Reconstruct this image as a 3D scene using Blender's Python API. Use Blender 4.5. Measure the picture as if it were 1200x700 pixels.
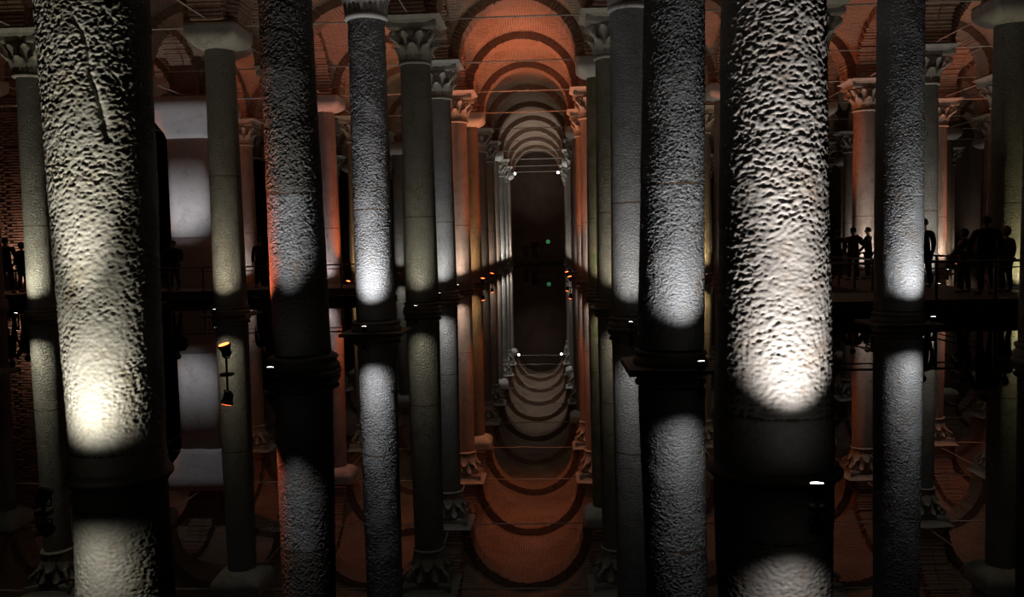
import bpy, bmesh, math, random
import numpy as np
from mathutils import Vector, Matrix

random.seed(7)
for o in list(bpy.data.objects):
    bpy.data.objects.remove(o, do_unlink=True)
scene = bpy.context.scene
COL = scene.collection
PI = math.pi

# ------------------------------------------------------------------ camera
F_PX, YAW, PITCH, ROLL, CAM_H = 975.4, 0.0456, 0.0659, 0.0218, 1.632
cam_data = bpy.data.cameras.new('camera')
cam_data.sensor_width = 36.0
cam_data.lens = F_PX / 1200.0 * 36.0
cam_data.clip_end = 300
cam = bpy.data.objects.new('camera', cam_data)
COL.objects.link(cam)
_r = Vector((math.cos(YAW), math.sin(YAW), 0))
_h = Vector((-math.sin(YAW), math.cos(YAW), 0))
_f = _h * math.cos(PITCH) + Vector((0, 0, -math.sin(PITCH)))
_u = _r.cross(_f)
r2 = _r * math.cos(ROLL) - _u * math.sin(ROLL)
u2 = _r * math.sin(ROLL) + _u * math.cos(ROLL)
m = Matrix.Identity(4)
for k in range(3):
    m[k][0], m[k][1], m[k][2] = r2[k], u2[k], -_f[k]
m[2][3] = CAM_H
cam.matrix_world = m
scene.camera = cam

# ------------------------------------------------------------------ world, exposure
world = bpy.data.worlds.new('underground_dark')
scene.world = world
world.use_nodes = True
world.node_tree.nodes['Background'].inputs[0].default_value = (0, 0, 0, 1)
world.node_tree.nodes['Background'].inputs[1].default_value = 0.0
vs = scene.view_settings
vs.view_transform = 'Standard'
vs.look = 'None'
vs.gamma = 1.0
vs.use_curve_mapping = False
vs.exposure = 0.0

POW = 1.0          # master multiplier for every lamp in the place

# ------------------------------------------------------------------ grid of the colonnade
X0, LX, Y0, LY = -3.253, 4.819, 5.909, 4.9
J_LAST = 12
SPRING = 7.12
ROD_Z = 7.13
R_ARCH = 1.74
FLOOR_Z = -0.5
DECK_Z = 0.32
def gx(i): return X0 + i * LX
def gy(j): return Y0 + j * LY

# ------------------------------------------------------------------ helpers
def link(o, parent=None):
    COL.objects.link(o)
    if parent is not None:
        o.parent = parent
    return o
def empty(name, loc=(0, 0, 0), rz=0.0, parent=None):
    o = bpy.data.objects.new(name, None)
    o.empty_display_size = 0.2
    o.location = loc
    o.rotation_euler = (0, 0, rz)
    return link(o, parent)
def tag(o, label=None, cat=None, group=None, kind=None):
    if label: o['label'] = label
    if cat: o['category'] = cat
    if group: o['group'] = group
    if kind: o['kind'] = kind
    return o
def place(name, me, parent=None, loc=(0, 0, 0), rot=(0, 0, 0), scale=(1, 1, 1)):
    o = bpy.data.objects.new(name, me)
    o.location = loc
    o.rotation_euler = rot
    o.scale = scale
    return link(o, parent)

class MB:
    """collects boxes, tubes, lathes ; .mesh() makes one mesh"""
    def __init__(s):
        s.v = []; s.f = []; s.smooth = []
    def add(s, vs_, fs_, smooth=False):
        b = len(s.v)
        s.v += [tuple(p) for p in vs_]
        s.f += [tuple(b + i for i in f) for f in fs_]
        s.smooth += [smooth] * len(fs_)
        return s
    def box(s, c, size, M=None):
        x, y, z = (d / 2 for d in size)
        vs_ = [Vector((sx * x, sy * y, sz * z)) for sx in (-1, 1) for sy in (-1, 1) for sz in (-1, 1)]
        if M is not None: vs_ = [M @ p for p in vs_]
        vs_ = [p + Vector(c) for p in vs_]
        return s.add(vs_, [(0, 1, 3, 2), (4, 6, 7, 5), (0, 4, 5, 1), (2, 3, 7, 6), (0, 2, 6, 4), (1, 5, 7, 3)])
    def frustum(s, z0, a0, z1, a1, c=(0, 0)):
        (x0, y0), (x1, y1) = a0, a1
        vs_ = [(c[0] + sx * x, c[1] + sy * y, z) for (z, x, y) in ((z0, x0, y0), (z1, x1, y1)) for sx, sy in ((-1, -1), (1, -1), (1, 1), (-1, 1))]
        return s.add(vs_, [(3, 2, 1, 0), (4, 5, 6, 7), (0, 1, 5, 4), (1, 2, 6, 5), (2, 3, 7, 6), (3, 0, 4, 7)])
    def lathe(s, prof, n=24, M=None, smooth=True, cap=True):
        vs_ = []
        for (r, z) in prof:
            for k in range(n):
                a = 2 * PI * k / n
                p = Vector((r * math.cos(a), r * math.sin(a), z))
                vs_.append(M @ p if M is not None else p)
        fs_ = []
        for q in range(len(prof) - 1):
            for k in range(n):
                k2 = (k + 1) % n
                fs_.append((q * n + k, q * n + k2, (q + 1) * n + k2, (q + 1) * n + k))
        s.add(vs_, fs_, smooth)
        if cap:
            b = len(s.v) - len(vs_)
            s.f.append(tuple(b + k for k in reversed(range(n)))); s.smooth.append(False)
            s.f.append(tuple(b + (len(prof) - 1) * n + k for k in range(n))); s.smooth.append(False)
        return s
    def tube(s, pts, rad, n=8, smooth=True):
        pts = [Vector(p) for p in pts]
        rad = rad if isinstance(rad, (list, tuple)) else [rad] * len(pts)
        vs_ = []; prev = None
        for k, p in enumerate(pts):
            t = (pts[min(k + 1, len(pts) - 1)] - pts[max(k - 1, 0)]).normalized()
            if prev is None:
                a = t.orthogonal().normalized()
            else:
                a = (prev - t * prev.dot(t)).normalized()
            prev = a
            b = t.cross(a)
            for q in range(n):
                w = 2 * PI * q / n
                vs_.append(p + (a * math.cos(w) + b * math.sin(w)) * rad[k])
        fs_ = []
        for k in range(len(pts) - 1):
            for q in range(n):
                q2 = (q + 1) % n
                fs_.append((k * n + q, k * n + q2, (k + 1) * n + q2, (k + 1) * n + q))
        fs_.append(tuple(reversed(range(n))))
        fs_.append(tuple((len(pts) - 1) * n + q for q in range(n)))
        return s.add(vs_, fs_, smooth)
    def mesh(s, name, mat):
        me = bpy.data.meshes.new(name)
        me.from_pydata(s.v, [], s.f)
        me.polygons.foreach_set('use_smooth', s.smooth)
        me.materials.append(mat)
        me.update()
        return me
def dir_matrix(d):
    return Vector(d).normalized().to_track_quat('Z', 'Y').to_matrix()

# ------------------------------------------------------------------ materials
def new_mat(name):
    mt = bpy.data.materials.new(name)
    mt.use_nodes = True
    nt = mt.node_tree
    return mt, nt, nt.nodes['Principled BSDF']
def ramp(nt, fac, stops):
    n = nt.nodes.new('ShaderNodeValToRGB')
    el = n.color_ramp.elements
    while len(el) < len(stops): el.new(0.5)
    for e, (p, c) in zip(el, stops):
        e.position = p
        e.color = (*c, 1) if len(c) == 3 else c
    nt.links.new(fac, n.inputs[0])
    return n.outputs[0]
def noise(nt, vec, scale, detail=4, rough=0.55, dist=0.0):
    n = nt.nodes.new('ShaderNodeTexNoise')
    n.inputs['Scale'].default_value = scale
    n.inputs['Detail'].default_value = detail
    n.inputs['Roughness'].default_value = rough
    n.inputs['Distortion'].default_value = dist
    nt.links.new(vec, n.inputs['Vector'])
    return n.outputs['Fac']
def position(nt, scale=(1, 1, 1)):
    g = nt.nodes.new('ShaderNodeNewGeometry')
    mp = nt.nodes.new('ShaderNodeMapping')
    mp.inputs['Scale'].default_value = scale
    nt.links.new(g.outputs['Position'], mp.inputs['Vector'])
    return mp.outputs[0]
def bump(nt, bs, height, strength, dist, chain=None):
    b = nt.nodes.new('ShaderNodeBump')
    b.inputs['Strength'].default_value = strength
    b.inputs['Distance'].default_value = dist
    nt.links.new(height, b.inputs['Height'])
    if chain is not None: nt.links.new(chain, b.inputs['Normal'])
    nt.links.new(b.outputs[0], bs.inputs['Normal'])
    return b.outputs[0]
def mixc(nt, fac, a, b, mode='MIX'):
    n = nt.nodes.new('ShaderNodeMix'); n.data_type = 'RGBA'; n.blend_type = mode
    if isinstance(fac, float): n.inputs[0].default_value = fac
    else: nt.links.new(fac, n.inputs[0])
    for k, c in ((6, a), (7, b)):
        if isinstance(c, tuple): n.inputs[k].default_value = (*c, 1)
        else: nt.links.new(c, n.inputs[k])
    return n.outputs[2]
def stone(name, c1, c2, stain, pitted=True, pit_dist=0.03, spot=None, fine=0.35):
    mt, nt, bs = new_mat(name)
    p = position(nt)
    big = noise(nt, p, 1.3, 5, 0.6)
    col = ramp(nt, big, [(0.3, c1), (0.7, c2)])
    blot = ramp(nt, noise(nt, p, 3.1, 6, 0.7, 0.6), [(0.52, (0, 0, 0)), (0.75, (1, 1, 1))])
    col = mixc(nt, blot, col, stain)
    if spot:
        # growth of algae, a patch with its own shape
        g = ramp(nt, noise(nt, p, 2.2, 5, 0.65), [(0.48, (0, 0, 0)), (0.60, (1, 1, 1))])
        col = mixc(nt, g, col, spot)
    fine_n = noise(nt, p, 45, 4, 0.6)
    col = mixc(nt, 0.35, col, ramp(nt, fine_n, [(0.3, (0.25, 0.24, 0.22)), (0.7, (0.9, 0.88, 0.85))]), 'MULTIPLY')
    nt.links.new(col, bs.inputs['Base Color'])
    bs.inputs['Roughness'].default_value = 0.62
    bs.inputs['Specular IOR Level'].default_value = 0.35
    ch = bump(nt, bs, fine_n, fine, 0.008)
    if pitted:
        pp = position(nt, (1, 1, 1.6))
        h = ramp(nt, noise(nt, pp, 23, 3, 0.6, 0.7), [(0.36, (0, 0, 0)), (0.6, (1, 1, 1))])
        bump(nt, bs, h, 1.0, pit_dist, ch)
    return mt
GREY = stone('grey_stone', (0.30, 0.29, 0.27), (0.46, 0.45, 0.42), (0.24, 0.20, 0.15))
OLIVE = stone('olive_stone', (0.31, 0.295, 0.245), (0.42, 0.40, 0.345), (0.21, 0.185, 0.13))
PINK = stone('pinkish_stone', (0.40, 0.32, 0.27), (0.55, 0.45, 0.38), (0.30, 0.20, 0.14), pit_dist=0.012)
RUSTY = stone('rusty_stone', (0.34, 0.24, 0.17), (0.44, 0.33, 0.25), (0.24, 0.13, 0.07))
MOSSY = stone('mossy_stone', (0.36, 0.31, 0.22), (0.42, 0.38, 0.26), (0.18, 0.15, 0.08), spot=(0.20, 0.25, 0.09))
COARSE = stone('coarse_cream_stone', (0.41, 0.39, 0.32), (0.56, 0.54, 0.465), (0.33, 0.27, 0.17), pitted=False)
COARSE2 = stone('coarse_grey_stone', (0.36, 0.34, 0.32), (0.52, 0.49, 0.47), (0.34, 0.25, 0.19), pitted=False)
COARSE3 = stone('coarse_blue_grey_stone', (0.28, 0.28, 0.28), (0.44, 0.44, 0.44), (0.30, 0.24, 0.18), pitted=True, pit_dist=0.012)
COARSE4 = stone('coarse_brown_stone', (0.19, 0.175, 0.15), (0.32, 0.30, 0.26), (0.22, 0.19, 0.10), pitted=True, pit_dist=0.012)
CARVED = stone('carved_stone', (0.36, 0.34, 0.29), (0.52, 0.49, 0.44), (0.22, 0.19, 0.14), pitted=False)
PALE = stone('pale_block_stone', (0.50, 0.48, 0.45), (0.62, 0.60, 0.57), (0.36, 0.33, 0.28), pitted=False, fine=0.2)
PLINTH = stone('wet_plinth_stone', (0.20, 0.18, 0.15), (0.30, 0.275, 0.235), (0.16, 0.13, 0.095), pitted=False)
PLASTER = stone('smooth_plaster', (0.56, 0.53, 0.52), (0.66, 0.63, 0.62), (0.42, 0.37, 0.36), pitted=False, fine=0.08)
JOINT = stone('rust_stained_joint', (0.13, 0.085, 0.05), (0.19, 0.13, 0.08), (0.10, 0.06, 0.035), pitted=False)

def brick_mat(name, b1, b2, mortar, uv, bw=0.34, bh=0.085):
    mt, nt, bs = new_mat(name)
    if uv:
        tc = nt.nodes.new('ShaderNodeTexCoord'); vec = tc.outputs['UV']
    else:
        vec = position(nt)
    br = nt.nodes.new('ShaderNodeTexBrick')
    br.inputs['Scale'].default_value = 1.0
    br.inputs['Mortar Size'].default_value = bh * 0.2
    br.inputs['Mortar Smooth'].default_value = 0.3
    br.inputs['Brick Width'].default_value = bw
    br.inputs['Row Height'].default_value = bh
    br.inputs['Bias'].default_value = -0.2
    for k, c in (('Color1', b1), ('Color2', b2), ('Mortar', mortar)):
        br.inputs[k].default_value = (*c, 1)
    wob = nt.nodes.new('ShaderNodeVectorMath'); wob.operation = 'MULTIPLY_ADD'
    nz = nt.nodes.new('ShaderNodeTexNoise'); nz.inputs['Scale'].default_value = 2.5
    nt.links.new(vec, nz.inputs['Vector'])
    nt.links.new(nz.outputs['Color'], wob.inputs[0])
    wob.inputs[1].default_value = (0.05, 0.05, 0.05)
    nt.links.new(vec, wob.inputs[2])
    nt.links.new(wob.outputs[0], br.inputs['Vector'])
    p = position(nt)
    big = ramp(nt, noise(nt, p, 0.9, 5, 0.65), [(0.3, (0.55, 0.5, 0.45)), (0.7, (1, 1, 1))])
    col = mixc(nt, 0.8, br.outputs['Color'], big, 'MULTIPLY')
    nt.links.new(col, bs.inputs['Base Color'])
    bs.inputs['Roughness'].default_value = 0.9
    ch = bump(nt, bs, br.outputs['Fac'], -1.0, 0.035)
    bump(nt, bs, noise(nt, p, 30, 4, 0.6), 0.4, 0.012, ch)
    return mt
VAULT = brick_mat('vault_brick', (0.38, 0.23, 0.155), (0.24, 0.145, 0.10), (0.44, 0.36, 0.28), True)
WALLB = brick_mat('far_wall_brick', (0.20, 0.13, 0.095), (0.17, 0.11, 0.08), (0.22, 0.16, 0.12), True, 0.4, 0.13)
def simple(name, col, rough=0.6, metal=0.0, var=0.25, scale=9.0):
    mt, nt, bs = new_mat(name)
    p = position(nt)
    n = noise(nt, p, scale, 4)
    c = ramp(nt, n, [(0.25, tuple(x * (1 - var) for x in col)), (0.75, tuple(min(1, x * (1 + var)) for x in col))])
    nt.links.new(c, bs.inputs['Base Color'])
    bs.inputs['Roughness'].default_value = rough
    bs.inputs['Metallic'].default_value = metal
    return mt
def arch_brick():
    mt, nt, bs = new_mat('arch_brick')
    p = position(nt)
    c = ramp(nt, noise(nt, p, 7, 4, 0.6), [(0.25, (0.26, 0.15, 0.10)), (0.5, (0.36, 0.22, 0.15)), (0.78, (0.44, 0.31, 0.22))])
    nt.links.new(c, bs.inputs['Base Color'])
    bs.inputs['Roughness'].default_value = 0.9
    bump(nt, bs, noise(nt, p, 35, 4, 0.6), 0.5, 0.01)
    return mt
ARCH = arch_brick()
MORTAR = simple('lime_mortar', (0.34, 0.27, 0.21), 0.95)
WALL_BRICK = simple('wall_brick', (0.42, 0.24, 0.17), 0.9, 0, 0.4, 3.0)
IRON = simple('tie_iron', (0.55, 0.50, 0.44), 0.5, 0.1, 0.3)
DARK_METAL = simple('dark_metal', (0.035, 0.033, 0.03), 0.5, 0.3)
DECK = simple('dark_deck', (0.085, 0.070, 0.055), 0.7)
RAIL = simple('rail_metal', (0.10, 0.095, 0.09), 0.4, 0.4)
def emit(name, col, s):
    mt, nt, bs = new_mat(name)
    bs.inputs['Base Color'].default_value = (*col, 1)
    bs.inputs['Emission Color'].default_value = (*col, 1)
    bs.inputs['Emission Strength'].default_value = s
    return mt
LENS = emit('white_lens', (1.0, 0.95, 0.88), 14)
LENS_OFF = simple('unlit_lens_glass', (0.25, 0.25, 0.25), 0.1)
LENS_DIM = emit('dim_white_lens', (1.0, 0.95, 0.88), 2.5)
LENS_RED = emit('orange_lens', (1.0, 0.16, 0.04), 6)
def water_mat():
    mt, nt, bs = new_mat('still_dark_water')
    bs.inputs['Base Color'].default_value = (0.004, 0.003, 0.002, 1)
    bs.inputs['Roughness'].default_value = 0.0
    bs.inputs['IOR'].default_value = 1.40
    p = position(nt, (1, 0.6, 1))
    bump(nt, bs, noise(nt, p, 2.0, 2, 0.5), 0.03, 0.012)
    return mt
WATER = water_mat()

# ------------------------------------------------------------------ floor, water, walls
b = MB().box((2, 36, FLOOR_Z - 0.15), (64, 80, 0.3))
tag(place('floor', b.mesh('floor', PLINTH)), kind='structure')
me = bpy.data.meshes.new('water')
_xr, _yf, _xb, _yb = gx(6) + 1.19, gy(J_LAST + 1) - 0.01, -17.24, 30.89
me.from_pydata([(-30, -4, 0), (_xr, -4, 0), (_xr, _yb, 0), (_xr, _yf, 0), (_xb, _yf, 0), (_xb, _yb, 0), (-30, _yb, 0)], [], [(0, 1, 2, 5, 6), (2, 3, 4, 5)])
me.materials.append(WATER)
tag(place('water', me), 'still black water mirroring the columns across the cistern floor', 'water', kind='stuff')

def uv_wall(name, p0, p1, z0, z1, thick, mat):
    """vertical wall slab between two plan points, uv in metres"""
    a, c = Vector((*p0, 0)), Vector((*p1, 0))
    d = (c - a); L = d.length; d.normalize(); n = Vector((-d.y, d.x, 0)) * thick
    vs_ = [a + Vector((0, 0, z0)), c + Vector((0, 0, z0)), c + Vector((0, 0, z1)), a + Vector((0, 0, z1))]
    vs_ += [v + n for v in vs_]
    me = bpy.data.meshes.new(name)
    me.from_pydata(vs_, [], [(0, 1, 2, 3), (5, 4, 7, 6), (1, 5, 6, 2), (4, 0, 3, 7), (3, 2, 6, 7), (4, 5, 1, 0)])
    uvl = me.uv_layers.new(name='uv')
    for lp in me.loops:
        v = me.vertices[lp.vertex_index].co
        uvl.data[lp.index].uv = ((v - a).dot(d), v.z)
    me.materials.append(mat)
    return tag(place(name, me), kind='structure')
YW = gy(J_LAST + 1)
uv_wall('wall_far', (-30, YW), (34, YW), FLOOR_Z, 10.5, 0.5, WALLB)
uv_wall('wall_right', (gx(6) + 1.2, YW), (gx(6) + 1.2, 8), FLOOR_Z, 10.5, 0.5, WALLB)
YB = 30.9; XB = -17.25
wl = uv_wall('wall_left', (-30, YB), (XB, YB), FLOOR_Z, 10.5, 0.5, MORTAR)
bv = MB().box((0, 0, 0), (0.385, 0.05, 0.058)).mesh('brick', WALL_BRICK)
rw = random.Random(3)
pitch = 0.105
nb = 0
for row in range(4, 62):
    z = 0.33 + row * pitch
    x = -20.55 + (0.2 if row % 2 else 0) + rw.uniform(-.04, .04)
    while x < -18.55 and nb < 300:
        place('brick', bv, wl, (x + 0.2, YB - 0.012 + rw.uniform(-.008, .008), z + rw.uniform(-.006, .006)), (0, rw.uniform(-.015, .015), 0), (rw.uniform(.96, 1.03), 1, rw.uniform(.85, 1.12)))
        nb += 1
        x += 0.40
bb = MB()
for row in range(0, 96):
    z = 0.33 + row * pitch
    x = -29.9 + (0.2 if row % 2 else 0) + rw.uniform(-.04, .04)
    while x < XB - 0.35:
        if not (4 <= row < 62 and -20.75 < x < -18.55):
            bb.box((x + 0.2, YB - 0.012 + rw.uniform(-.008, .008), z + rw.uniform(-.006, .006)), (0.385 * rw.uniform(.95, 1.03), 0.05, 0.058 * rw.uniform(.85, 1.12)))
        x += 0.40
tag(place('brickwork', bb.mesh('brickwork', WALL_BRICK), wl), kind='stuff')

# ------------------------------------------------------------------ ceiling : arches, vault webs, tie rods
ceil = tag(empty('ceiling', (0, 0, SPRING)), kind='structure')
def arch_mesh(seed):
    rn = random.Random(seed)
    b = MB()
    N = 40
    ri, ro, hy = R_ARCH + 0.02, R_ARCH + 0.34, 0.37
    vs_ = []
    for k in range(N + 1):
        a = PI * k / N
        for (r, y) in ((ri, -hy), (ro, -hy), (ro, hy), (ri, hy)):
            vs_.append((r * math.cos(a), y, r * math.sin(a)))
    fs_ = []
    for k in range(N):
        for q in range(4):
            q2 = (q + 1) % 4
            fs_.append((k * 4 + q, k * 4 + q2, (k + 1) * 4 + q2, (k + 1) * 4 + q))
    b.add(vs_, fs_)
    back = b.mesh('arch', MORTAR)
    # the bricks of the ring, each standing a little proud of the mortar
    NB = 54
    vb = []; fb = []
    for k in range(NB):
        a0 = PI * (k + 0.18) / NB + rn.uniform(-.004, .004); a1 = PI * (k + 0.82) / NB + rn.uniform(-.004, .004)
        i0 = R_ARCH + rn.uniform(-.018, .016); y0 = -0.39 + rn.uniform(-.05, .015); y1 = 0.39 + rn.uniform(-.015, .05)
        o0 = R_ARCH + 0.27 + rn.uniform(-.02, .02)
        s0 = len(vb)
        for a in (a0, a1):
            for (r, y) in ((i0, y0), (o0, y0), (o0, y1), (i0, y1)):
                vb.append((r * math.cos(a), y, r * math.sin(a)))
        fb += [(s0, s0 + 1, s0 + 5, s0 + 4), (s0 + 1, s0 + 2, s0 + 6, s0 + 5), (s0 + 2, s0 + 3, s0 + 7, s0 + 6), (s0 + 3, s0, s0 + 4, s0 + 7), (s0 + 3, s0 + 2, s0 + 1, s0), (s0 + 4, s0 + 5, s0 + 6, s0 + 7)]
    me = bpy.data.meshes.new('brick_arch')
    n0 = len(b.v)
    me.from_pydata(b.v + vb, [], b.f + [tuple(i + n0 for i in f) for f in fb])
    me.materials.append(MORTAR); me.materials.append(ARCH)
    me.polygons.foreach_set('material_index', [0] * len(b.f) + [1] * len(fb))
    bpy.data.meshes.remove(back)
    return me
ARCHES = [arch_mesh(s) for s in range(3)]
def web_mesh():
    n = 32; hx, hy = LX / 2 - 0.37, LY / 2 - 0.37
    R = 2.01
    def prof(t, h): return math.sqrt(max(0.0, R * R - (t * R / h * 0.995) ** 2))
    vs_ = []; uv = []
    for a in range(n + 1):
        for c in range(n + 1):
            x = -hx + 2 * hx * a / n; y = -hy + 2 * hy * c / n
            zx, zy = prof(x, hx), prof(y, hy)
            z = max(zx, zy)
            rise = 0.10 * (1 - (x / hx) ** 2) * (1 - (y / hy) ** 2)
            vs_.append((x, y, z + rise))
            if zx >= zy: uv.append((y, R * math.asin(max(-1, min(1, x / hx)))))
            else: uv.append((x, R * math.asin(max(-1, min(1, y / hy)))))
    fs_ = [(a * (n + 1) + c, a * (n + 1) + c + 1, (a + 1) * (n + 1) + c + 1, (a + 1) * (n + 1) + c) for a in range(n) for c in range(n)]
    me = bpy.data.meshes.new('vault_web')
    me.from_pydata(vs_, [], fs_)
    l = me.uv_layers.new(name='uv')
    for f in me.polygons:
        cx = sum(vs_[i][0] for i in f.vertices) / 4; cy = sum(vs_[i][1] for i in f.vertices) / 4
        flag = prof(cx, hx) >= prof(cy, hy)
        for li in f.loop_indices:
            x, y, z = vs_[me.loops[li].vertex_index]
            s, t, h = (y, x, hx) if flag else (x, y, hy)
            l.data[li].uv = (s, R * math.asin(max(-1, min(1, t / h))))
    me.polygons.foreach_set('use_smooth', [True] * len(fs_))
    me.materials.append(VAULT)
    return me
WEB = web_mesh()
def springer_mesh():
    b = MB()
    rn = random.Random(5)
    b.box((0, 0, 0.45), (0.80, 0.80, 0.9))
    core = b.mesh('core', MORTAR)
    n0 = len(b.f)
    for k in range(5):                       # brick courses of the foot of the arches, a cross in plan
        z = 0.03 + k * 0.095
        w = 0.68 - 0.02 * max(0, k - 3)
        b.box((0, 0, z), (2 * w + rn.uniform(-.02, .02), 0.76, 0.058))
        b.box((0, 0, z), (0.76, 2 * w + .08 + rn.uniform(-.02, .02), 0.058))
    me = bpy.data.meshes.new('springer')
    me.from_pydata(b.v, [], b.f)
    me.materials.append(MORTAR); me.materials.append(ARCH)
    me.polygons.foreach_set('material_index', [0] * n0 + [1] * (len(b.f) - n0))
    bpy.data.meshes.remove(core)
    return me
SPR = springer_mesh()
ROD = MB().tube([(-1.78, 0, 0), (1.78, 0, 0)], 0.019, 6).mesh('tie_rod', IRON)
def in_view(x0, x1, y):
    y = max(y, 1.0)
    return x1 > -0.70 * y - 2.0 and x0 < 0.62 * y + 2.0
BAYS_I = range(-6, 7)
rr = random.Random(11)
def left_blocked(x, y):          # behind the brick wall on the left, unseen
    return x < XB - 3.0 and y > YB
for j in range(0, J_LAST + 1):
    for i in BAYS_I:
        x, y = gx(i), gy(j)
        if i >= 6: continue
        cx, cy = x + LX / 2, y + LY / 2
        near = j >= 1
        if near and in_view(x, x + LX, cy) and not left_blocked(x, cy):
            place('vault', WEB, ceil, (cx, cy, 0))
        if near and in_view(x, x + LX, y) and not left_blocked(x, y):
            place('arch', ARCHES[rr.randrange(3)], ceil, (cx, y, 0), (0, 0, PI * rr.randrange(2)))
            if j >= 2: place('tie_rod', ROD, ceil, (cx, y + rr.uniform(-.03, .03), ROD_Z - SPRING))
        if near and in_view(x, x, cy) and not left_blocked(x, cy):
            place('arch', ARCHES[rr.randrange(3)], ceil, (x, cy, 0), (0, 0, PI / 2 + PI * rr.randrange(2)), (LY / LX, 1, 1))
            if j >= 2: place('tie_rod', ROD, ceil, (x, cy, ROD_Z - SPRING + 0.02), (0, 0, PI / 2), (LY / LX, 1, 1))
        if near and in_view(x - 1, x + 1, y) and not left_blocked(x, y):
            place('springer', SPR, ceil, (x, y, 0))

# ------------------------------------------------------------------ numpy noise for the pitted shafts
def _hash(ix, iy, iz, seed):
    h = (ix.astype(np.uint32) * np.uint32(374761393) + iy.astype(np.uint32) * np.uint32(668265263) + iz.astype(np.uint32) * np.uint32(2147483647 - 58) + np.uint32(seed * 1013904223 & 0xffffffff))
    h = (h ^ (h >> np.uint32(13))) * np.uint32(1274126177)
    h = (h ^ (h >> np.uint32(16))) * np.uint32(2246822519)
    return (h ^ (h >> np.uint32(15)))
def _u(h): return (h & np.uint32(0xffff)).astype(np.float64) / 65535.0
def vnoise(P, seed=0):
    I = np.floor(P).astype(np.int64); Fr = P - I; Fr = Fr * Fr * (3 - 2 * Fr)
    r = 0
    for dx in (0, 1):
        for dy in (0, 1):
            for dz in (0, 1):
                w = (Fr[:, 0] if dx else 1 - Fr[:, 0]) * (Fr[:, 1] if dy else 1 - Fr[:, 1]) * (Fr[:, 2] if dz else 1 - Fr[:, 2])
                r = r + w * _u(_hash(I[:, 0] + dx, I[:, 1] + dy, I[:, 2] + dz, seed))
    return r
def fbm(P, seed=0, oct_=3):
    r = 0; a = 0.5; t = 0
    for k in range(oct_):
        r = r + a * vnoise(P * (2.03 ** k) + 17.3 * k, seed + k); t += a; a *= 0.5
    return r / t
def worley(P, seed=0):
    I = np.floor(P).astype(np.int64); best = np.full(len(P), 9.0)
    for dx in (-1, 0, 1):
        for dy in (-1, 0, 1):
            for dz in (-1, 0, 1):
                cx, cy, cz = I[:, 0] + dx, I[:, 1] + dy, I[:, 2] + dz
                h = _hash(cx, cy, cz, seed)
                q = np.stack([cx + _u(h), cy + _u(h >> np.uint32(8)), cz + _u(h >> np.uint32(16))], 1)
                best = np.minimum(best, ((P - q) ** 2).sum(1))
    return np.sqrt(best)
def sstep(a, b_, x):
    t = np.clip((x - a) / (b_ - a), 0, 1); return t * t * (3 - 2 * t)

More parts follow.
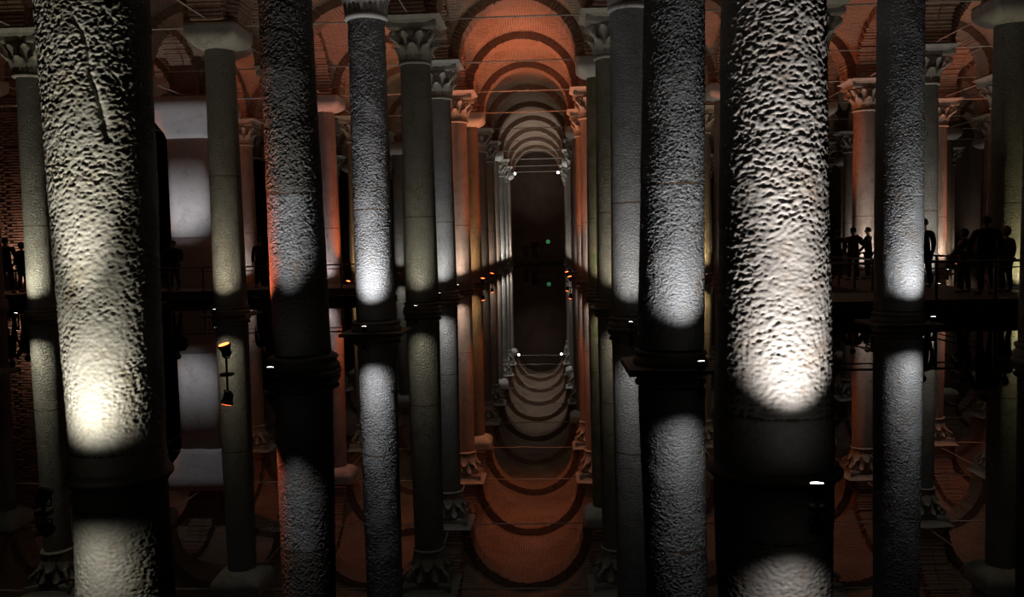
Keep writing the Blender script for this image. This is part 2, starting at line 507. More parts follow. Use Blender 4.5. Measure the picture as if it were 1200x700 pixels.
def shaft_mesh(name, mat, prof, z0, z1, res, seed, amp, cell=0.05, zfine=None, smooth_below=None, gash=False, nt=None):
    """shaft piece between z0 and z1 (r from prof) with chiselled pits as true relief"""
    rmid = np.interp((z0 + z1) / 2, [p[0] for p in prof], [p[1] for p in prof])
    nt_ = nt or max(24, int(2 * PI * rmid / res))
    if zfine is not None and z1 > zfine:
        zs = list(np.linspace(z0, zfine, max(2, int((zfine - z0) / res)))) + list(np.linspace(zfine, z1, max(3, int((z1 - zfine) / 0.06))))[1:]
    else:
        zs = list(np.linspace(z0, z1, max(3, int((z1 - z0) / res))))
    zs = np.array(zs); nz = len(zs)
    th = np.arange(nt_) * 2 * PI / nt_
    rz = np.interp(zs, [p[0] for p in prof], [p[1] for p in prof])
    T, Z = np.meshgrid(th, zs); Rr = np.repeat(rz[:, None], nt_, 1)
    P = np.stack([(Rr * np.cos(T)).ravel(), (Rr * np.sin(T)).ravel(), Z.ravel()], 1)
    s = seed * 31.7
    d = np.zeros(len(P))
    if amp > 0:
        warp = np.stack([fbm(P * 9 + s, seed + 40, 2), fbm(P * 9 + s + 50, seed + 41, 2), fbm(P * 9 + s + 90, seed + 42, 2)], 1) - 0.5
        Q = P + warp * 0.05
        Q = Q * np.array([1 / cell, 1 / cell, 1.8 / cell]) + s
        w1 = worley(Q, seed)
        w2 = worley(Q * 1.9 + 7.7, seed + 3)
        pit = np.clip(w1 / 0.62, 0, 1) ** 1.5 - 1            # 0 on ridges, -1 in the dents
        pit2 = np.clip(w2 / 0.6, 0, 1) ** 1.4 - 1
        mask = 0.42 + 0.58 * sstep(0.36, 0.58, fbm(P * 3.2 + s, seed + 7, 3))
        if smooth_below is not None:
            mask = mask * (0.25 + 0.75 * sstep(smooth_below - 0.12, smooth_below + 0.15, P[:, 2]))
        d = amp * mask * (pit + 0.5 * pit2) + 0.020 * (fbm(P * 2.1 + s, seed + 9, 3) - 0.5) + 0.6 * amp * (fbm(P * 45 + s, seed + 5, 2) - 0.5)
        if gash:
            wig = fbm(P * 7 + 3.3, 77, 3) - 0.5
            a = np.arctan2(P[:, 1], P[:, 0])
            line = -PI / 2 + 0.22 + (3.15 - P[:, 2]) * 0.55      # a diagonal gash that runs down to the right
            k = np.exp(-((a - line + 0.22 * wig) * 0.4 / (0.008 + 0.016 * sstep(3.1, 2.5, P[:, 2]))) ** 2) * sstep(2.35, 2.5, P[:, 2]) * (1 - sstep(2.95, 3.5, P[:, 2]))
            d = d - 0.020 * k
    rad = Rr.ravel() + d
    # soft arrises at the two ends of the drum
    e = np.minimum(Z.ravel() - z0, z1 - Z.ravel())
    rad = rad - (0.004 if amp > 0 else 0.0) * np.exp(-(e / 0.010) ** 2)
    V = np.stack([rad * np.cos(T.ravel()), rad * np.sin(T.ravel()), Z.ravel()], 1)
    idx = np.arange(nz * nt_).reshape(nz, nt_)
    A = idx[:-1]; B_ = np.roll(idx, -1, 1)[:-1]; C_ = np.roll(idx, -1, 1)[1:]; D_ = idx[1:]
    quads = np.stack([A.ravel(), B_.ravel(), C_.ravel(), D_.ravel()], 1)
    me = bpy.data.meshes.new(name)
    nq = len(quads)
    me.vertices.add(len(V)); me.vertices.foreach_set('co', V.astype(np.float32).ravel())
    loops = quads.ravel()
    me.loops.add(len(loops)); me.loops.foreach_set('vertex_index', loops.astype(np.int32))
    me.polygons.add(nq)
    me.polygons.foreach_set('loop_start', (np.arange(nq) * 4).astype(np.int32))
    me.update(calc_edges=True)
    me.polygons.foreach_set('use_smooth', [True] * nq)
    me.materials.append(mat)
    me.validate()
    return me

# ------------------------------------------------------------------ capitals
def leaf_mesh(h, w, out):
    """curling acanthus leaf : stands at origin, grows up z, curls out towards +x"""
    ny, nz = 7, 8
    vs_ = []
    for layer in (0, 1):
        for a in range(nz + 1):
            t = a / nz
            x = 0.03 + out * (t ** 2.2) + (0.05 if t > 0.8 else 0) * (t - 0.8) * 4
            z = h * (t if t < 0.82 else 0.82 + 0.18 * math.sin((t - 0.82) / 0.18 * 2.2) * 0.75)
            lob = 1 + 0.16 * math.sin(t * 16)
            ww = w * (0.75 + 0.55 * math.sin(PI * min(1, t * 0.75 + 0.12))) * lob * (1.0 if t < 0.75 else max(0.25, 1 - (t - 0.75) * 2.6)) * 0.5
            for c in range(ny):
                u = -1 + 2 * c / (ny - 1)
                rib = 0.022 * (1 - abs(u)) + 0.012 * math.cos(u * PI * 3)
                vs_.append((x + rib - (0.05 if layer else 0) - 0.06 * u * u * 0.6, u * ww, z))
    n1 = (nz + 1) * ny
    fs_ = []
    for a in range(nz):
        for c in range(ny - 1):
            p = a * ny + c
            fs_.append((p, p + 1, p + ny + 1, p + ny))
            fs_.append((n1 + p, n1 + p + ny, n1 + p + ny + 1, n1 + p + 1))
    for a in range(nz):
        for c in (0, ny - 1):
            p = a * ny + c
            q = (p, p + ny, n1 + p + ny, n1 + p)
            fs_.append(q if c == 0 else q[::-1])
    for c in range(ny - 1):
        p = nz * ny + c
        fs_.append((p, p + 1, n1 + p + 1, n1 + p))
    return vs_, fs_
LEAF_L = leaf_mesh(0.40, 0.27, 0.15)
LEAF_U = leaf_mesh(0.42, 0.25, 0.17)
def volute():
    b = MB()
    pts = []; rad = []
    for k in range(15):
        t = k / 14
        a = -PI * 0.55 + t * 2.6 * PI
        r = 0.105 * (1 - 0.72 * t)
        pts.append((0.50 + r * math.cos(a), 0, 0.0 + r * math.sin(a)))
        rad.append(0.045 - 0.018 * t)
    pts.insert(0, (0.33, 0, -0.24)); rad.insert(0, 0.035)
    b.tube(pts, rad, 6)
    return b.v, b.f
VOL = volute()
def capital_core(b):
    b.lathe([(0.335, 0.0), (0.40, 0.015), (0.415, 0.05), (0.395, 0.085), (0.355, 0.10), (0.36, 0.30), (0.39, 0.52), (0.45, 0.70), (0.53, 0.80)], 28)
    # concave-sided abacus
    N = 9; ring = []
    for s in range(4):
        for k in range(N):
            u = -1 + 2 * k / N
            d = 0.60 - 0.10 * (1 - u * u)
            p = Vector((d, u * 0.60, 0)); p.rotate(Matrix.Rotation(s * PI / 2, 3, 'Z'))
            ring.append(p)
    n = len(ring)
    vs_ = [(p.x * 0.96, p.y * 0.96, 0.80) for p in ring] + [(p.x, p.y, 0.84) for p in ring] + [(p.x * 1.02, p.y * 1.02, 0.94) for p in ring]
    fs_ = [tuple(reversed(range(n))), tuple(range(2 * n, 3 * n))]
    for l in (0, 1):
        fs_ += [(l * n + k, l * n + (k + 1) % n, (l + 1) * n + (k + 1) % n, (l + 1) * n + k) for k in range(n)]
    b.add(vs_, fs_)
    for s in range(4):
        M = Matrix.Rotation(s * PI / 2 + PI / 4, 3, 'Z')
        b.add([M @ (Vector(p) + Vector((0.13, 0, 0.66))) for p in VOL[0]], VOL[1], True)
        M = Matrix.Rotation(s * PI / 2, 3, 'Z')
        b.lathe([(0.03, 0), (0.08, 0.02), (0.085, 0.05), (0.03, 0.09)], 10, M @ Matrix.Rotation(PI / 2, 3, 'Y'))
        for q in range(-1, len(b.v) * 0): pass
    return b
def capital_bits():
    core = MB(); capital_core(core)
    full = MB(); capital_core(full)
    for tier, (lv, lf) in enumerate((LEAF_L, LEAF_U)):
        for k in range(8):
            M = Matrix.Rotation((k + 0.5 * tier) * PI / 4, 3, 'Z')
            off = Vector((0.345 + 0.015 * tier, 0, 0.10 + 0.26 * tier))
            full.add([M @ (Vector(p) + off) for p in lv], lf, True)
    lm = []
    for (lv, lf) in (LEAF_L, LEAF_U):
        bm_ = MB().add(lv, lf, True); lm.append(bm_.mesh('leaf', CARVED))
    return core.mesh('capital', CARVED), full.mesh('capital_full', CARVED), lm
CAP_CORE, CAP_FULL, LEAF_M = capital_bits()
def block_impost(mat, name='impost', h=0.55, r0=0.40, w=0.66):
    """plain block capital: round foot swelling into a square slab with rounded edges"""
    b = MB(); N = 32; rows = 9; vs_ = []
    for a in range(rows + 1):
        t = a / rows
        q = min(1.0, t / 0.55)
        e = 2.0 + 7 * q
        r = r0 + (w - r0) * math.sin(q * PI / 2) ** 0.8
        for k in range(N):
            th = 2 * PI * (k + 0.5) / N
            c, s = math.cos(th), math.sin(th)
            x = math.copysign(abs(c) ** (2 / e), c) * r; y = math.copysign(abs(s) ** (2 / e), s) * r
            vs_.append((x, y, t * h))
    fs_ = [(a * N + k, a * N + (k + 1) % N, (a + 1) * N + (k + 1) % N, (a + 1) * N + k) for a in range(rows) for k in range(N)]
    fs_ += [tuple(reversed(range(N))), tuple(rows * N + k for k in range(N))]
    b.add(vs_, fs_, True)
    return b.mesh(name, mat)
BLOCK = {m_.name: block_impost(m_) for m_ in (PALE, CARVED)}
SLAB = MB().frustum(0, (0.56, 0.56), 0.06, (0.60, 0.60)).frustum(0.06, (0.60, 0.60), 0.14, (0.72, 0.72)).mesh('impost_slab', CARVED)
PL_A = MB().frustum(0, (0.60, 0.60), 0.53, (0.585, 0.585)).mesh('plinth', PLINTH)
PL_R = MB().lathe([(0.50, 0), (0.50, 0.50), (0.485, 0.53)], 40).mesh('round_plinth', PLINTH)
BASE = MB().lathe([(0.47, 0), (0.48, 0.03), (0.48, 0.06), (0.47, 0.09), (0.445, 0.11), (0.445, 0.14), (0.465, 0.16), (0.46, 0.19), (0.42, 0.21)], 40).mesh('column_base', PLINTH)

BASE_SLIM = MB().lathe([(0.425, 0.0), (0.44, 0.015), (0.44, 0.045), (0.425, 0.06), (0.405, 0.07), (0.40, 0.09), (0.37, 0.10)], 48).mesh('slim_base', PLINTH)
PL_S = MB().lathe([(0.50, 0), (0.50, 0.44), (0.49, 0.465)], 48).mesh('sunken_plinth', PLINTH)
# ------------------------------------------------------------------ floodlights
def light_spot(name, parent, loc, d, power, col, half, blend, rad=0.03):
    l = bpy.data.lights.new(name, 'SPOT')
    l.energy = power * POW; l.color = col; l.spot_size = 2 * half; l.spot_blend = blend; l.shadow_soft_size = rad
    o = bpy.data.objects.new(name, l)
    o.location = loc
    o.rotation_euler = Vector(d).normalized().to_track_quat('-Z', 'Y').to_euler()
    return link(o, parent)
_flood = {}
def floodlight(loc, d, label, group, lens, spots, scale=1.0, stand=0.05, name='floodlight', beams=('beam', 'beam')):
    deep = FLOOR_Z if abs(loc[2]) < 0.001 else 0.0
    """can lamp on a bracket : base_plate, bracket, housing, lens ; spots = (elev-dir, power, colour, half-angle, blend)"""
    t = tag(empty(name, loc), label, 'lamp', group)
    d = Vector(d).normalized()
    key = (round(d.x, 2), round(d.y, 2), round(d.z, 2), lens.name, scale, stand, deep)
    if key not in _flood:
        M = dir_matrix(d); c = Vector((0, 0, stand + 0.075 * scale))
        T = Matrix.Translation(c).to_4x4() @ M.to_4x4()
        s = scale
        hb = MB().lathe([(0.035 * s, -0.06 * s), (0.05 * s, -0.045 * s), (0.052 * s, 0.02 * s), (0.064 * s, 0.03 * s), (0.066 * s, 0.07 * s), (0.058 * s, 0.07 * s), (0.056 * s, 0.058 * s)], 20, T)
        lb = MB().lathe([(0.0565 * s, 0.055 * s), (0.053 * s, 0.074 * s), (0.001, 0.080 * s)], 20, T)
        br = MB()
        side = d.cross(Vector((0, 0, 1)))
        side = side.normalized() if side.length > 0.01 else Vector((1, 0, 0))
        br.tube([c + side * 0.058 * s, c + side * 0.075 * s, Vector((0, 0, stand)) + side * 0.07 * s, Vector((0, 0, stand)) - side * 0.07 * s, c - side * 0.075 * s, c - side * 0.058 * s], 0.009 * s, 6)
        if stand > 0.12:
            pl = MB().tube([(0, 0, deep), (0, 0, stand)], 0.016, 8)
            pl.box((0, 0, 0.01), (0.14, 0.14, 0.02))
        else:
            pl = MB().box((0, 0, 0.008), (0.12 * s, 0.10 * s, 0.016))
            pl.tube([(0, 0, deep), (0, 0, stand)], 0.014, 8)
        _flood[key] = (hb.mesh('housing', DARK_METAL), lb.mesh('lens', lens), br.mesh('bracket', DARK_METAL), pl.mesh('foot', DARK_METAL))
    h_, l_, b_, p_ = _flood[key]
    place('housing', h_, t); place('lens', l_, t); place('bracket', b_, t); place('foot', p_, t)
    src = Vector((0, 0, stand + 0.075 * scale)) + d * (0.085 * scale)
    for k, (sd, pw, colr, half, bl) in enumerate(spots):
        light_spot(beams[k], t, src, sd, pw, colr, half, bl)
    return t

# ------------------------------------------------------------------ columns
WHITE = (1.0, 0.93, 0.84); COOL = (0.96, 0.97, 1.0); WARM = (1.0, 0.91, 0.72); GREEN = (0.93, 1.0, 0.72); ROSE = (1.0, 0.80, 0.68); AMBER = (1.0, 0.72, 0.36)
ORANGE = (1.0, 0.23, 0.075)
# per column: dx (m), lean (rad, + to the right going up), radii (z, r), capital, material, lamp offset x, lamp colour, lamp power, cut angle (deg)
SPEC = {
    (0, 0): dict(dx=0.063, lean=-0.004, prof=[(0.0, 0.325), (0.4, 0.33), (1.6, 0.352), (3.3, 0.378), (6.6, 0.365)], mat=COARSE, lod=0, lx=-0.03, q=0.56, spill=0.21, beam=1.15, col=(1.0, 0.96, 0.87), lens=LENS_DIM, aim=45, stand=0.045, p=135, cut=16, joint=0.20),
    (1, 0): dict(dx=0.0, prof=[(0.2, 0.41), (0.6, 0.405), (1.7, 0.37), (3.4, 0.345), (6.6, 0.33)], mat=COARSE2, q=0.50, beam=0.72, spill=0.72, lod=0, cell=0.046, lx=0.02, stand=0.05, col=(1.0, 0.95, 0.90), p=115, cut=38, joint=0.42),
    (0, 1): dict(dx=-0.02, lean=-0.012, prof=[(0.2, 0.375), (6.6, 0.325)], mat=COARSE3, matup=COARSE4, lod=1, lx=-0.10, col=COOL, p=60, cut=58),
    (1, 1): dict(dx=-0.03, lean=0.02, prof=[(0.2, 0.43), (6.6, 0.36)], mat=COARSE3, lod=1, lx=0.22, col=COOL, p=75, cut=32),
    (0, 2): dict(dx=-0.07, prof=[(0.2, 0.375), (6.2, 0.34)], mat=COARSE3, lod=1, lx=0.0, caps=1.2, beam=0.24, col=(0.95, 0.96, 1.0), p=135, cut=32),
    (2, 2): dict(dx=0.07, prof=[(0.2, 0.43), (6.2, 0.40)], mat=COARSE3, lod=1, lx=0.16, beam=0.24, col=COOL, p=85, cut=24),
    (1, 2): dict(caps=1.2, prof=[(0.2, 0.41), (6.2, 0.36)], mat=GREY, lx=-0.15, col=COOL, p=60),
    (0, 3): dict(dx=0.07, prof=[(0.2, 0.41), (6.2, 0.385)], mat=OLIVE, col=(1, 0.97, 0.8), p=35),
    (1, 3): dict(mat=OLIVE, col=WARM, p=45),
    (-1, 3): dict(dx=0.03, cap='block', capmat=CARVED, prof=[(0.2, 0.39), (6.6, 0.41)], mat=OLIVE, col=WARM, p=50, joint=3.45),
    (3, 3): dict(beams=('column_lamp_spill_offscreen', 'column_lamp_beam_offscreen'), q=0.42, dx=-0.18, cap='block', capmat=CARVED, mat=OLIVE, lx=0.28, col=(1.0, 0.9, 0.5), p=40),
    (-2, 3): dict(prof=[(0.2, 0.36), (6.6, 0.33)], mat=GREY, beam=0.08, col=(1.0, 0.95, 0.72), p=95, lx=-.08),
    (0, 4): dict(mat=GREY, col=COOL, p=75),
    (1, 4): dict(cap='block', capmat=PALE, mat=MOSSY, col=WARM, p=55),
    (-3, 4): dict(dx=0.05, cap='block', capmat=PALE, mat=GREY),
    (3, 4): dict(mat=GREY, col=WHITE, p=80),
    (2, 3): dict(q=0.42, mat=GREY, col=WHITE, p=40),
    (0, 5): dict(mat=PINK, col=ROSE, p=75),
    (1, 5): dict(mat=PINK, col=WHITE, p=75),
    (-1, 5): dict(cap='block', capmat=PALE, mat=PINK, col=(.9, .85, 1), p=40),
    (3, 5): dict(dx=0.05, mat=PINK, col=(1, .9, .84), p=110),
    (0, 6): dict(cap='block', capmat=PALE, mat=RUSTY, col=AMBER, p=70),
    (1, 6): dict(mat=PINK, col=WHITE, p=65),
    (2, 6): dict(mat=OLIVE, col=AMBER, p=80),
    (-1, 6): dict(mat=PINK, col=AMBER, p=50),
    (4, 6): dict(mat=PINK, col=ROSE, p=80),
}
LABELS = {
    (0, 0): 'thick pitted cream stone column, brightest lit, with a gash near the top',
    (1, 0): 'thick coarsely pitted pale column with a white floodlight glaring at its foot',
    (0, 1): 'pitted grey column edged with red light beside the orange lamp on a post',
    (1, 1): 'stout bluish grey pitted column lit from its right, next to the glaring one',
    (0, 2): 'bluish white lit pitted column with a wide dark plinth and leafy capital',
    (2, 2): 'bluish pitted column standing in front of the railed walkway with the visitors',
    (1, 2): 'grey pitted column with cool lit lower drum behind the stout bluish one',
    (0, 3): 'olive grey column with leafy capital under a broad dark impost',
    (1, 3): 'slim olive lit column between the mossy column and the cool grey one',
    (-1, 3): 'olive pitted column with plain block capital and high joint before the plaster pier',
    (3, 3): 'dark column with plain block capital rising behind the visitors in dark coats',
    (-2, 3): 'smooth slim column with a bright yellowish foot beside the brick wall',
    (0, 4): 'cool white lit column with a bright carved leaf capital between olive and pink columns',
    (1, 4): 'column with green algae patches and a pale plain block capital',
    (-3, 4): 'column with a pale block impost in front of the brick wall',
    (3, 4): 'whitish lit column with dark leafy capital beyond the railed side walkway',
    (2, 3): 'narrow grey lit column half hidden behind the glaring white floodlight column',
    (0, 5): 'smooth pinkish column with a pink lit leaf capital beside a red floodlight',
    (1, 5): 'dark reddish column with an orange lit leaf capital beside a red floodlight',
    (-1, 5): 'reddish smooth column with a pale block capital beside the red edged pitted column',
    (3, 5): 'pink column with ornate two tiered leaf capital, glowing white behind the visitors',
    (0, 6): 'rusty brown column with amber lit foot and plain pale block capital',
    (1, 6): 'narrow brown column at the second red floodlight past the mossy column',
    (2, 6): 'yellow lit column seen through the gap between the two pitted columns',
    (4, 6): 'pale rose column with carved capital at the end of the side walkway railing',
}
SKIP = {(-2, 5), (-3, 5), (-4, 5), (-5, 5), (-6, 5)}
def visible_columns():
    keep = set(); seen = set()
    cand = [(i, j) for j in range(0, J_LAST + 1) for i in range(-6, 7) if (i, j) not in SKIP]
    for ox in (-0.8, 0.0, 0.8):
        cols = sorted(cand, key=lambda c: (gx(c[0]) - ox) ** 2 + gy(c[1]) ** 2)
        taken = []
        if True:
            lo = math.atan2(-40 - ox, YB); 
        for (i, j) in cols:
            x, y = gx(i) - ox + SPEC.get((i, j), {}).get('dx', 0), gy(j)
            if gx(i) < XB and y > YB: continue
            D = math.hypot(x, y); a = math.atan2(x, y); w = math.asin(0.38 / D)
            if a - w > 0.56 or a + w < -0.63: continue
            samples = np.linspace(a - w, a + w, 13)
            if any(not any(l < s < h for l, h in taken) for s in samples):
                keep.add((i, j))
                if ox == 0.0: seen.add((i, j))
            taken.append((a - w * 0.92, a + w * 0.92))
    return keep, seen
KEEP, SEEN = visible_columns()
SEEN -= {(-1, 1), (2, 1), (-3, 4), (4, 4)}      # these stand outside the picture: their lamps stay unlit
SHARED = {}
rs = random.Random(21)
def std_drums(mat, top, joint):
    key = (mat.name, top, joint)
    if key not in SHARED:
        prof = [(0.2, 0.40), (6.6, 0.35)]
        SHARED[key] = (shaft_mesh('lower_drum', mat, prof, 0.25, joint, 0.09, 1, 0, nt=40), shaft_mesh('upper_drum', mat, prof, joint, top, 0.09, 1, 0, nt=40),
                       MB().lathe([(float(np.interp(joint, [0.2, 6.6], [0.40, 0.35])) + 0.0008, z_) for z_ in (-0.013, 0.013)], 40, cap=False).mesh('joint_band', JOINT))
    return SHARED[key]
def front_lamp(x, y, sp, r, label, group, lens=LENS, lit=True):
    q = sp.get('q', 0.66)
    lx = sp.get('lx', 0.0)
    ly = -math.sqrt(max(0.01, (r + q) ** 2 - lx * lx))
    inward = Vector((-lx, -ly, 0)).normalized()
    cut = sp.get('cut', 28)
    el = lambda a: inward * math.cos(a) + Vector((0, 0, math.sin(a)))
    p = 1.45 * sp.get('p', 45); col = sp.get('col', WHITE)
    spots = [(el(math.radians(78)), p * 2.5 * sp.get('spill', 1.0), col, math.radians(min(80, 86 - cut)), 1.0),
             (el(math.radians(81)), p * 3.0 * sp.get('beam', 0.26), col, math.radians(15), 1.0)]
    if not lit: spots = []; lens = LENS_OFF
    return floodlight((x + lx, y + ly, 0.0), el(math.radians(sp.get('aim', 80))), label, group, lens, spots, 0.7, sp.get('stand', 0.11), beams=sp.get('beams', ('beam', 'beam')))
ORD = ['first', 'second', 'third', 'fourth', 'fifth', 'sixth', 'seventh', 'eighth', 'ninth', 'tenth', 'eleventh', 'twelfth', 'thirteenth']
ROWS = {0: 'the bright cream pitted column', 1: 'the glaring white floodlight', -1: 'the reddish smooth column', -2: 'the wide white plastered pier',
        -3: 'the brick wall corner', -4: 'the brick wall', 2: 'the walkway-side bluish column', 3: 'the pink ornate column', 4: 'the pale rose column',
        5: 'columns beyond the pale rose one', 6: 'columns along the dark side wall', -5: 'columns outside the brick wall', -6: 'columns outermost'}
def far_name(i, j):
    return '%s column back in the row of %s' % (ORD[j], ROWS[i])
for (i, j) in sorted(KEEP, key=lambda c: (c[1], c[0])):
    sp = SPEC.get((i, j), {})
    seed = (i + 10) * 17 + j
    x, y = gx(i) + sp.get('dx', rs.uniform(-.04, .04) if (i, j) not in SPEC else 0), gy(j)
    t = empty('stone_column', (x, y, FLOOR_Z))
    t.rotation_euler = (0, sp.get('lean', 0.0), 0)
    t['kind'] = 'thing'
    if (i, j) in LABELS:
        tag(t, LABELS[(i, j)], 'column')
    else:
        tag(t, far_name(i, j), 'column', 'deep columns of the cistern')
    capk = sp.get('cap', ('leaf' if (i * 7 + j * 5) % 3 else 'block') if (i, j) not in SPEC else 'leaf')
    mat = sp.get('mat', (GREY, OLIVE, PINK, RUSTY)[seed % 4])
    top = 6.03 if capk == 'leaf' else 6.56
    joint = sp.get('joint', 2.33)
    Z = -FLOOR_Z
    place('plinth', PL_S if j == 0 else (PL_R if (i + j) % 2 else PL_A), t)
    if j == 0:
        place('base_moulding', BASE_SLIM, t, (0, 0, 0.465), scale=(sp['prof'][0][1] / 0.385,) * 2 + (1,))
    else:
        place('base_moulding', BASE, t, (0, 0, 0.52))
    lod = sp.get('lod', 2)
    if lod < 2:
        prof = sp['prof']
        res, amp, cell = ((0.0085, 0.0125, sp.get('cell', 0.035)), (0.0115, 0.0150, 0.032))[lod]
        zf = 3.9 if lod == 0 else (5.6 if j == 1 else 6.3)
        lo = shaft_mesh('lower_drum', mat, prof, 0.25 if j else 0.05, joint, res, seed, amp, cell, smooth_below=0.5 if lod == 0 else None, gash=False)
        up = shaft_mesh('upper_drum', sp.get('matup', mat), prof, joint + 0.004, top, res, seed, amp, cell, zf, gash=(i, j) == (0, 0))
        rj = float(np.interp(joint, [p[0] for p in prof], [p[1] for p in prof])) - 0.006
        bd = MB().lathe([(rj, -0.012), (rj, 0.016)], 48, cap=False).mesh('joint_band', JOINT)
        sx = 1
    else:
        lo, up, bd = std_drums(mat, top, joint)
        pr = sp.get('prof')
        sx = (np.interp(1.5, [p[0] for p in pr], [p[1] for p in pr]) / 0.389) if pr else 1.0
        if not pr and (i, j) not in SPEC: sx = rs.uniform(0.94, 1.05)
    place('lower_drum', lo, t, (0, 0, Z), scale=(sx, sx, 1))
    place('upper_drum', up, t, (0, 0, Z), scale=(sx, sx, 1))
    place('joint_band', bd, t, (0, 0, Z + joint), scale=(sx, sx, 1))
    if capk == 'leaf':
        cs = sp.get('caps', 1.0)
        cz = Z + 6.94 - 0.94 * cs
        if j <= 5 and j >= 1 and i in (0, 1, 3):
            c = place('capital', CAP_CORE, t, (0, 0, cz), scale=(1, 1, cs))
            for tier in (0, 1):
                for k in range(8):
                    a = (k + 0.5 * tier) * PI / 4
                    rr_ = 0.345 + 0.015 * tier
                    place('leaf', LEAF_M[tier], c, (rr_ * math.cos(a), rr_ * math.sin(a), 0.10 + 0.26 * tier), (0, 0, a))
        else:
            place('capital', CAP_FULL, t, (0, 0, cz))
        place('impost', SLAB, t, (0, 0, Z + 6.94))
    else:
        place('capital', BLOCK[sp.get('capmat', PALE).name], t, (0, 0, Z + 6.53))
    # its floodlight, standing on the plinth
    r = 0.39 * sx if lod == 2 else float(sp['prof'][0][1])
    if (i, j) not in SPEC:
        far = j >= 9 and i in (0, 1)
        sp = dict(p=(190 if far else 30) * rs.uniform(0.6, 1.2), col=rs.choice([WHITE, COOL, WARM, ROSE]) if not far else (1, .97, .92))
    if (i, j) in LABELS:
        lab = 'small white floodlight at the foot of the ' + {
            (0, 0): 'brightest cream pitted column', (1, 0): 'coarsely pitted column, glaring white', (0, 1): 'red edged grey column',
            (1, 1): 'stout bluish column lit from its right', (0, 2): 'bluish white column with wide dark plinth', (2, 2): 'bluish column before the visitors',
            (1, 2): 'cool grey column behind the stout one', (0, 3): 'olive column with broad dark impost', (1, 3): 'slim olive lit column', (-1, 3): 'olive column before the plaster pier',
            (3, 3): 'dark column behind the visitors', (-2, 3): 'slim column beside the brick wall', (0, 4): 'cool white lit column', (1, 4): 'mossy green column', (-3, 4): 'column in front of the brick wall',
            (3, 4): 'whitish column past the side walkway', (2, 3): 'narrow grey half hidden column', (0, 5): 'smooth pinkish column', (1, 5): 'dark reddish column', (-1, 5): 'reddish smooth column',
            (3, 5): 'pink column with ornate capital', (0, 6): 'rusty brown amber lit column', (1, 6): 'narrow brown column', (2, 6): 'yellow lit column', (4, 6): 'pale rose column'}[(i, j)]
        front_lamp(x, y, sp, r, lab, None, sp.get('lens', LENS), (i, j) in SEEN)
    else:
        front_lamp(x, y, sp, r, 'floodlight of the ' + far_name(i, j), 'floodlights of the far columns', LENS_DIM, (i, j) in SEEN)

# ------------------------------------------------------------------ plastered pier
px_, py_ = gx(-2) - 0.02, gy(5)
t = tag(empty('plastered_pier', (px_, py_, FLOOR_Z)), 'wide smooth white plastered pier flaring at its top and foot', 'pier')
Z = -FLOOR_Z
def superlathe(prof, e=5.0, n=40):
    b = MB(); vs_ = []
    for (r, z) in prof:
        for k in range(n):
            th = 2 * PI * (k + 0.5) / n; c, s = math.cos(th), math.sin(th)
            vs_.append((math.copysign(abs(c) ** (2 / e), c) * r, math.copysign(abs(s) ** (2 / e), s) * r, z))
    fs_ = [(a * n + k, a * n + (k + 1) % n, (a + 1) * n + (k + 1) % n, (a + 1) * n + k) for a in range(len(prof) - 1) for k in range(n)]
    fs_ += [tuple(reversed(range(n))), tuple((len(prof) - 1) * n + k for k in range(n))]
    return b.add(vs_, fs_, True)
place('pier_shaft', superlathe([(0.84, 2.62), (0.84, 6.15)]).mesh('pier_shaft', PLASTER), t, (0, 0, 0))
place('flared_head', superlathe([(0.84, 6.15), (0.90, 6.35), (1.35, 7.05), (1.42, 7.20), (1.42, 7.54)]).mesh('flared_head', PLASTER), t)
place('flared_foot', superlathe([(1.0, 0.0), (0.95, 1.0), (0.90, 2.2), (0.84, 2.62)]).mesh('flared_foot', PLASTER), t)
floodlight((px_ - 0.75, 26.75, DECK_Z), (0.15, 0.75, 1.0), 'white floodlight on the walkway deck before the plastered pier', None, LENS_DIM,
           [((0.68, 2.9, 4.7), 420, (0.95, 0.95, 1.0), math.radians(34), 0.85)], stand=0.06)
# ------------------------------------------------------------------ orange floodlights
def orange(loc, d, label, group, p, half=38, stand=0.22, scale=1.25, extra=()):
    return floodlight(loc, d, label, group, LENS_RED, [(d, p, ORANGE, math.radians(half), 0.8)] + list(extra), scale, stand, 'orange_floodlight')
orange((gx(0) - 1.0, gy(1) - 0.15, 0.0), (-0.20, -0.22, 1.0), 'orange floodlight on a short post standing in the water', None, 200, 40,
       extra=[((0.55, 0.04, 1.0), 420, (1, .20, .09), math.radians(22), 1.0)])
for (i, j, s, nm) in ((0, 5, 1, 'the smooth pinkish column'), (0, 6, 1, 'the rusty brown column'), (1, 5, -1, 'the dark reddish column'), (1, 6, -1, 'the narrow brown column')):
    orange((gx(i) + s * 0.82, gy(j) - 0.30, 0.0), (s * 0.20, -0.12, 1.0), 'red glowing floodlight at the foot of ' + nm, None, 900, 34)
for (xx, yy, nm) in ((gx(-1) + 0.70, gy(5) - 0.30, 'beside the reddish smooth column'), (-14.2, 31.6, 'behind the walkway, beside the white plastered pier'),
                     (gx(2) + 0.70, gy(5) - 0.30, 'between the glaring column and the visitors'), (gx(4) + 0.70, gy(6) - 0.30, 'beside the pale rose column')):
    orange((xx, yy, 0.0), (0.28, -0.15, 1.0), 'red floodlight ' + nm, 'red floodlights of the side aisles', 820, 46)
# lamps along the foot of the brick wall
floodlight((-19.4, YB - 0.55, 0.0), (0.0, 0.6, 1.0), 'floodlight washing the brick wall from its foot', None, LENS_DIM,
           [((0, 0.6, 1.0), 420, (1.0, 0.72, 0.58), math.radians(65), 0.6)], stand=0.2)
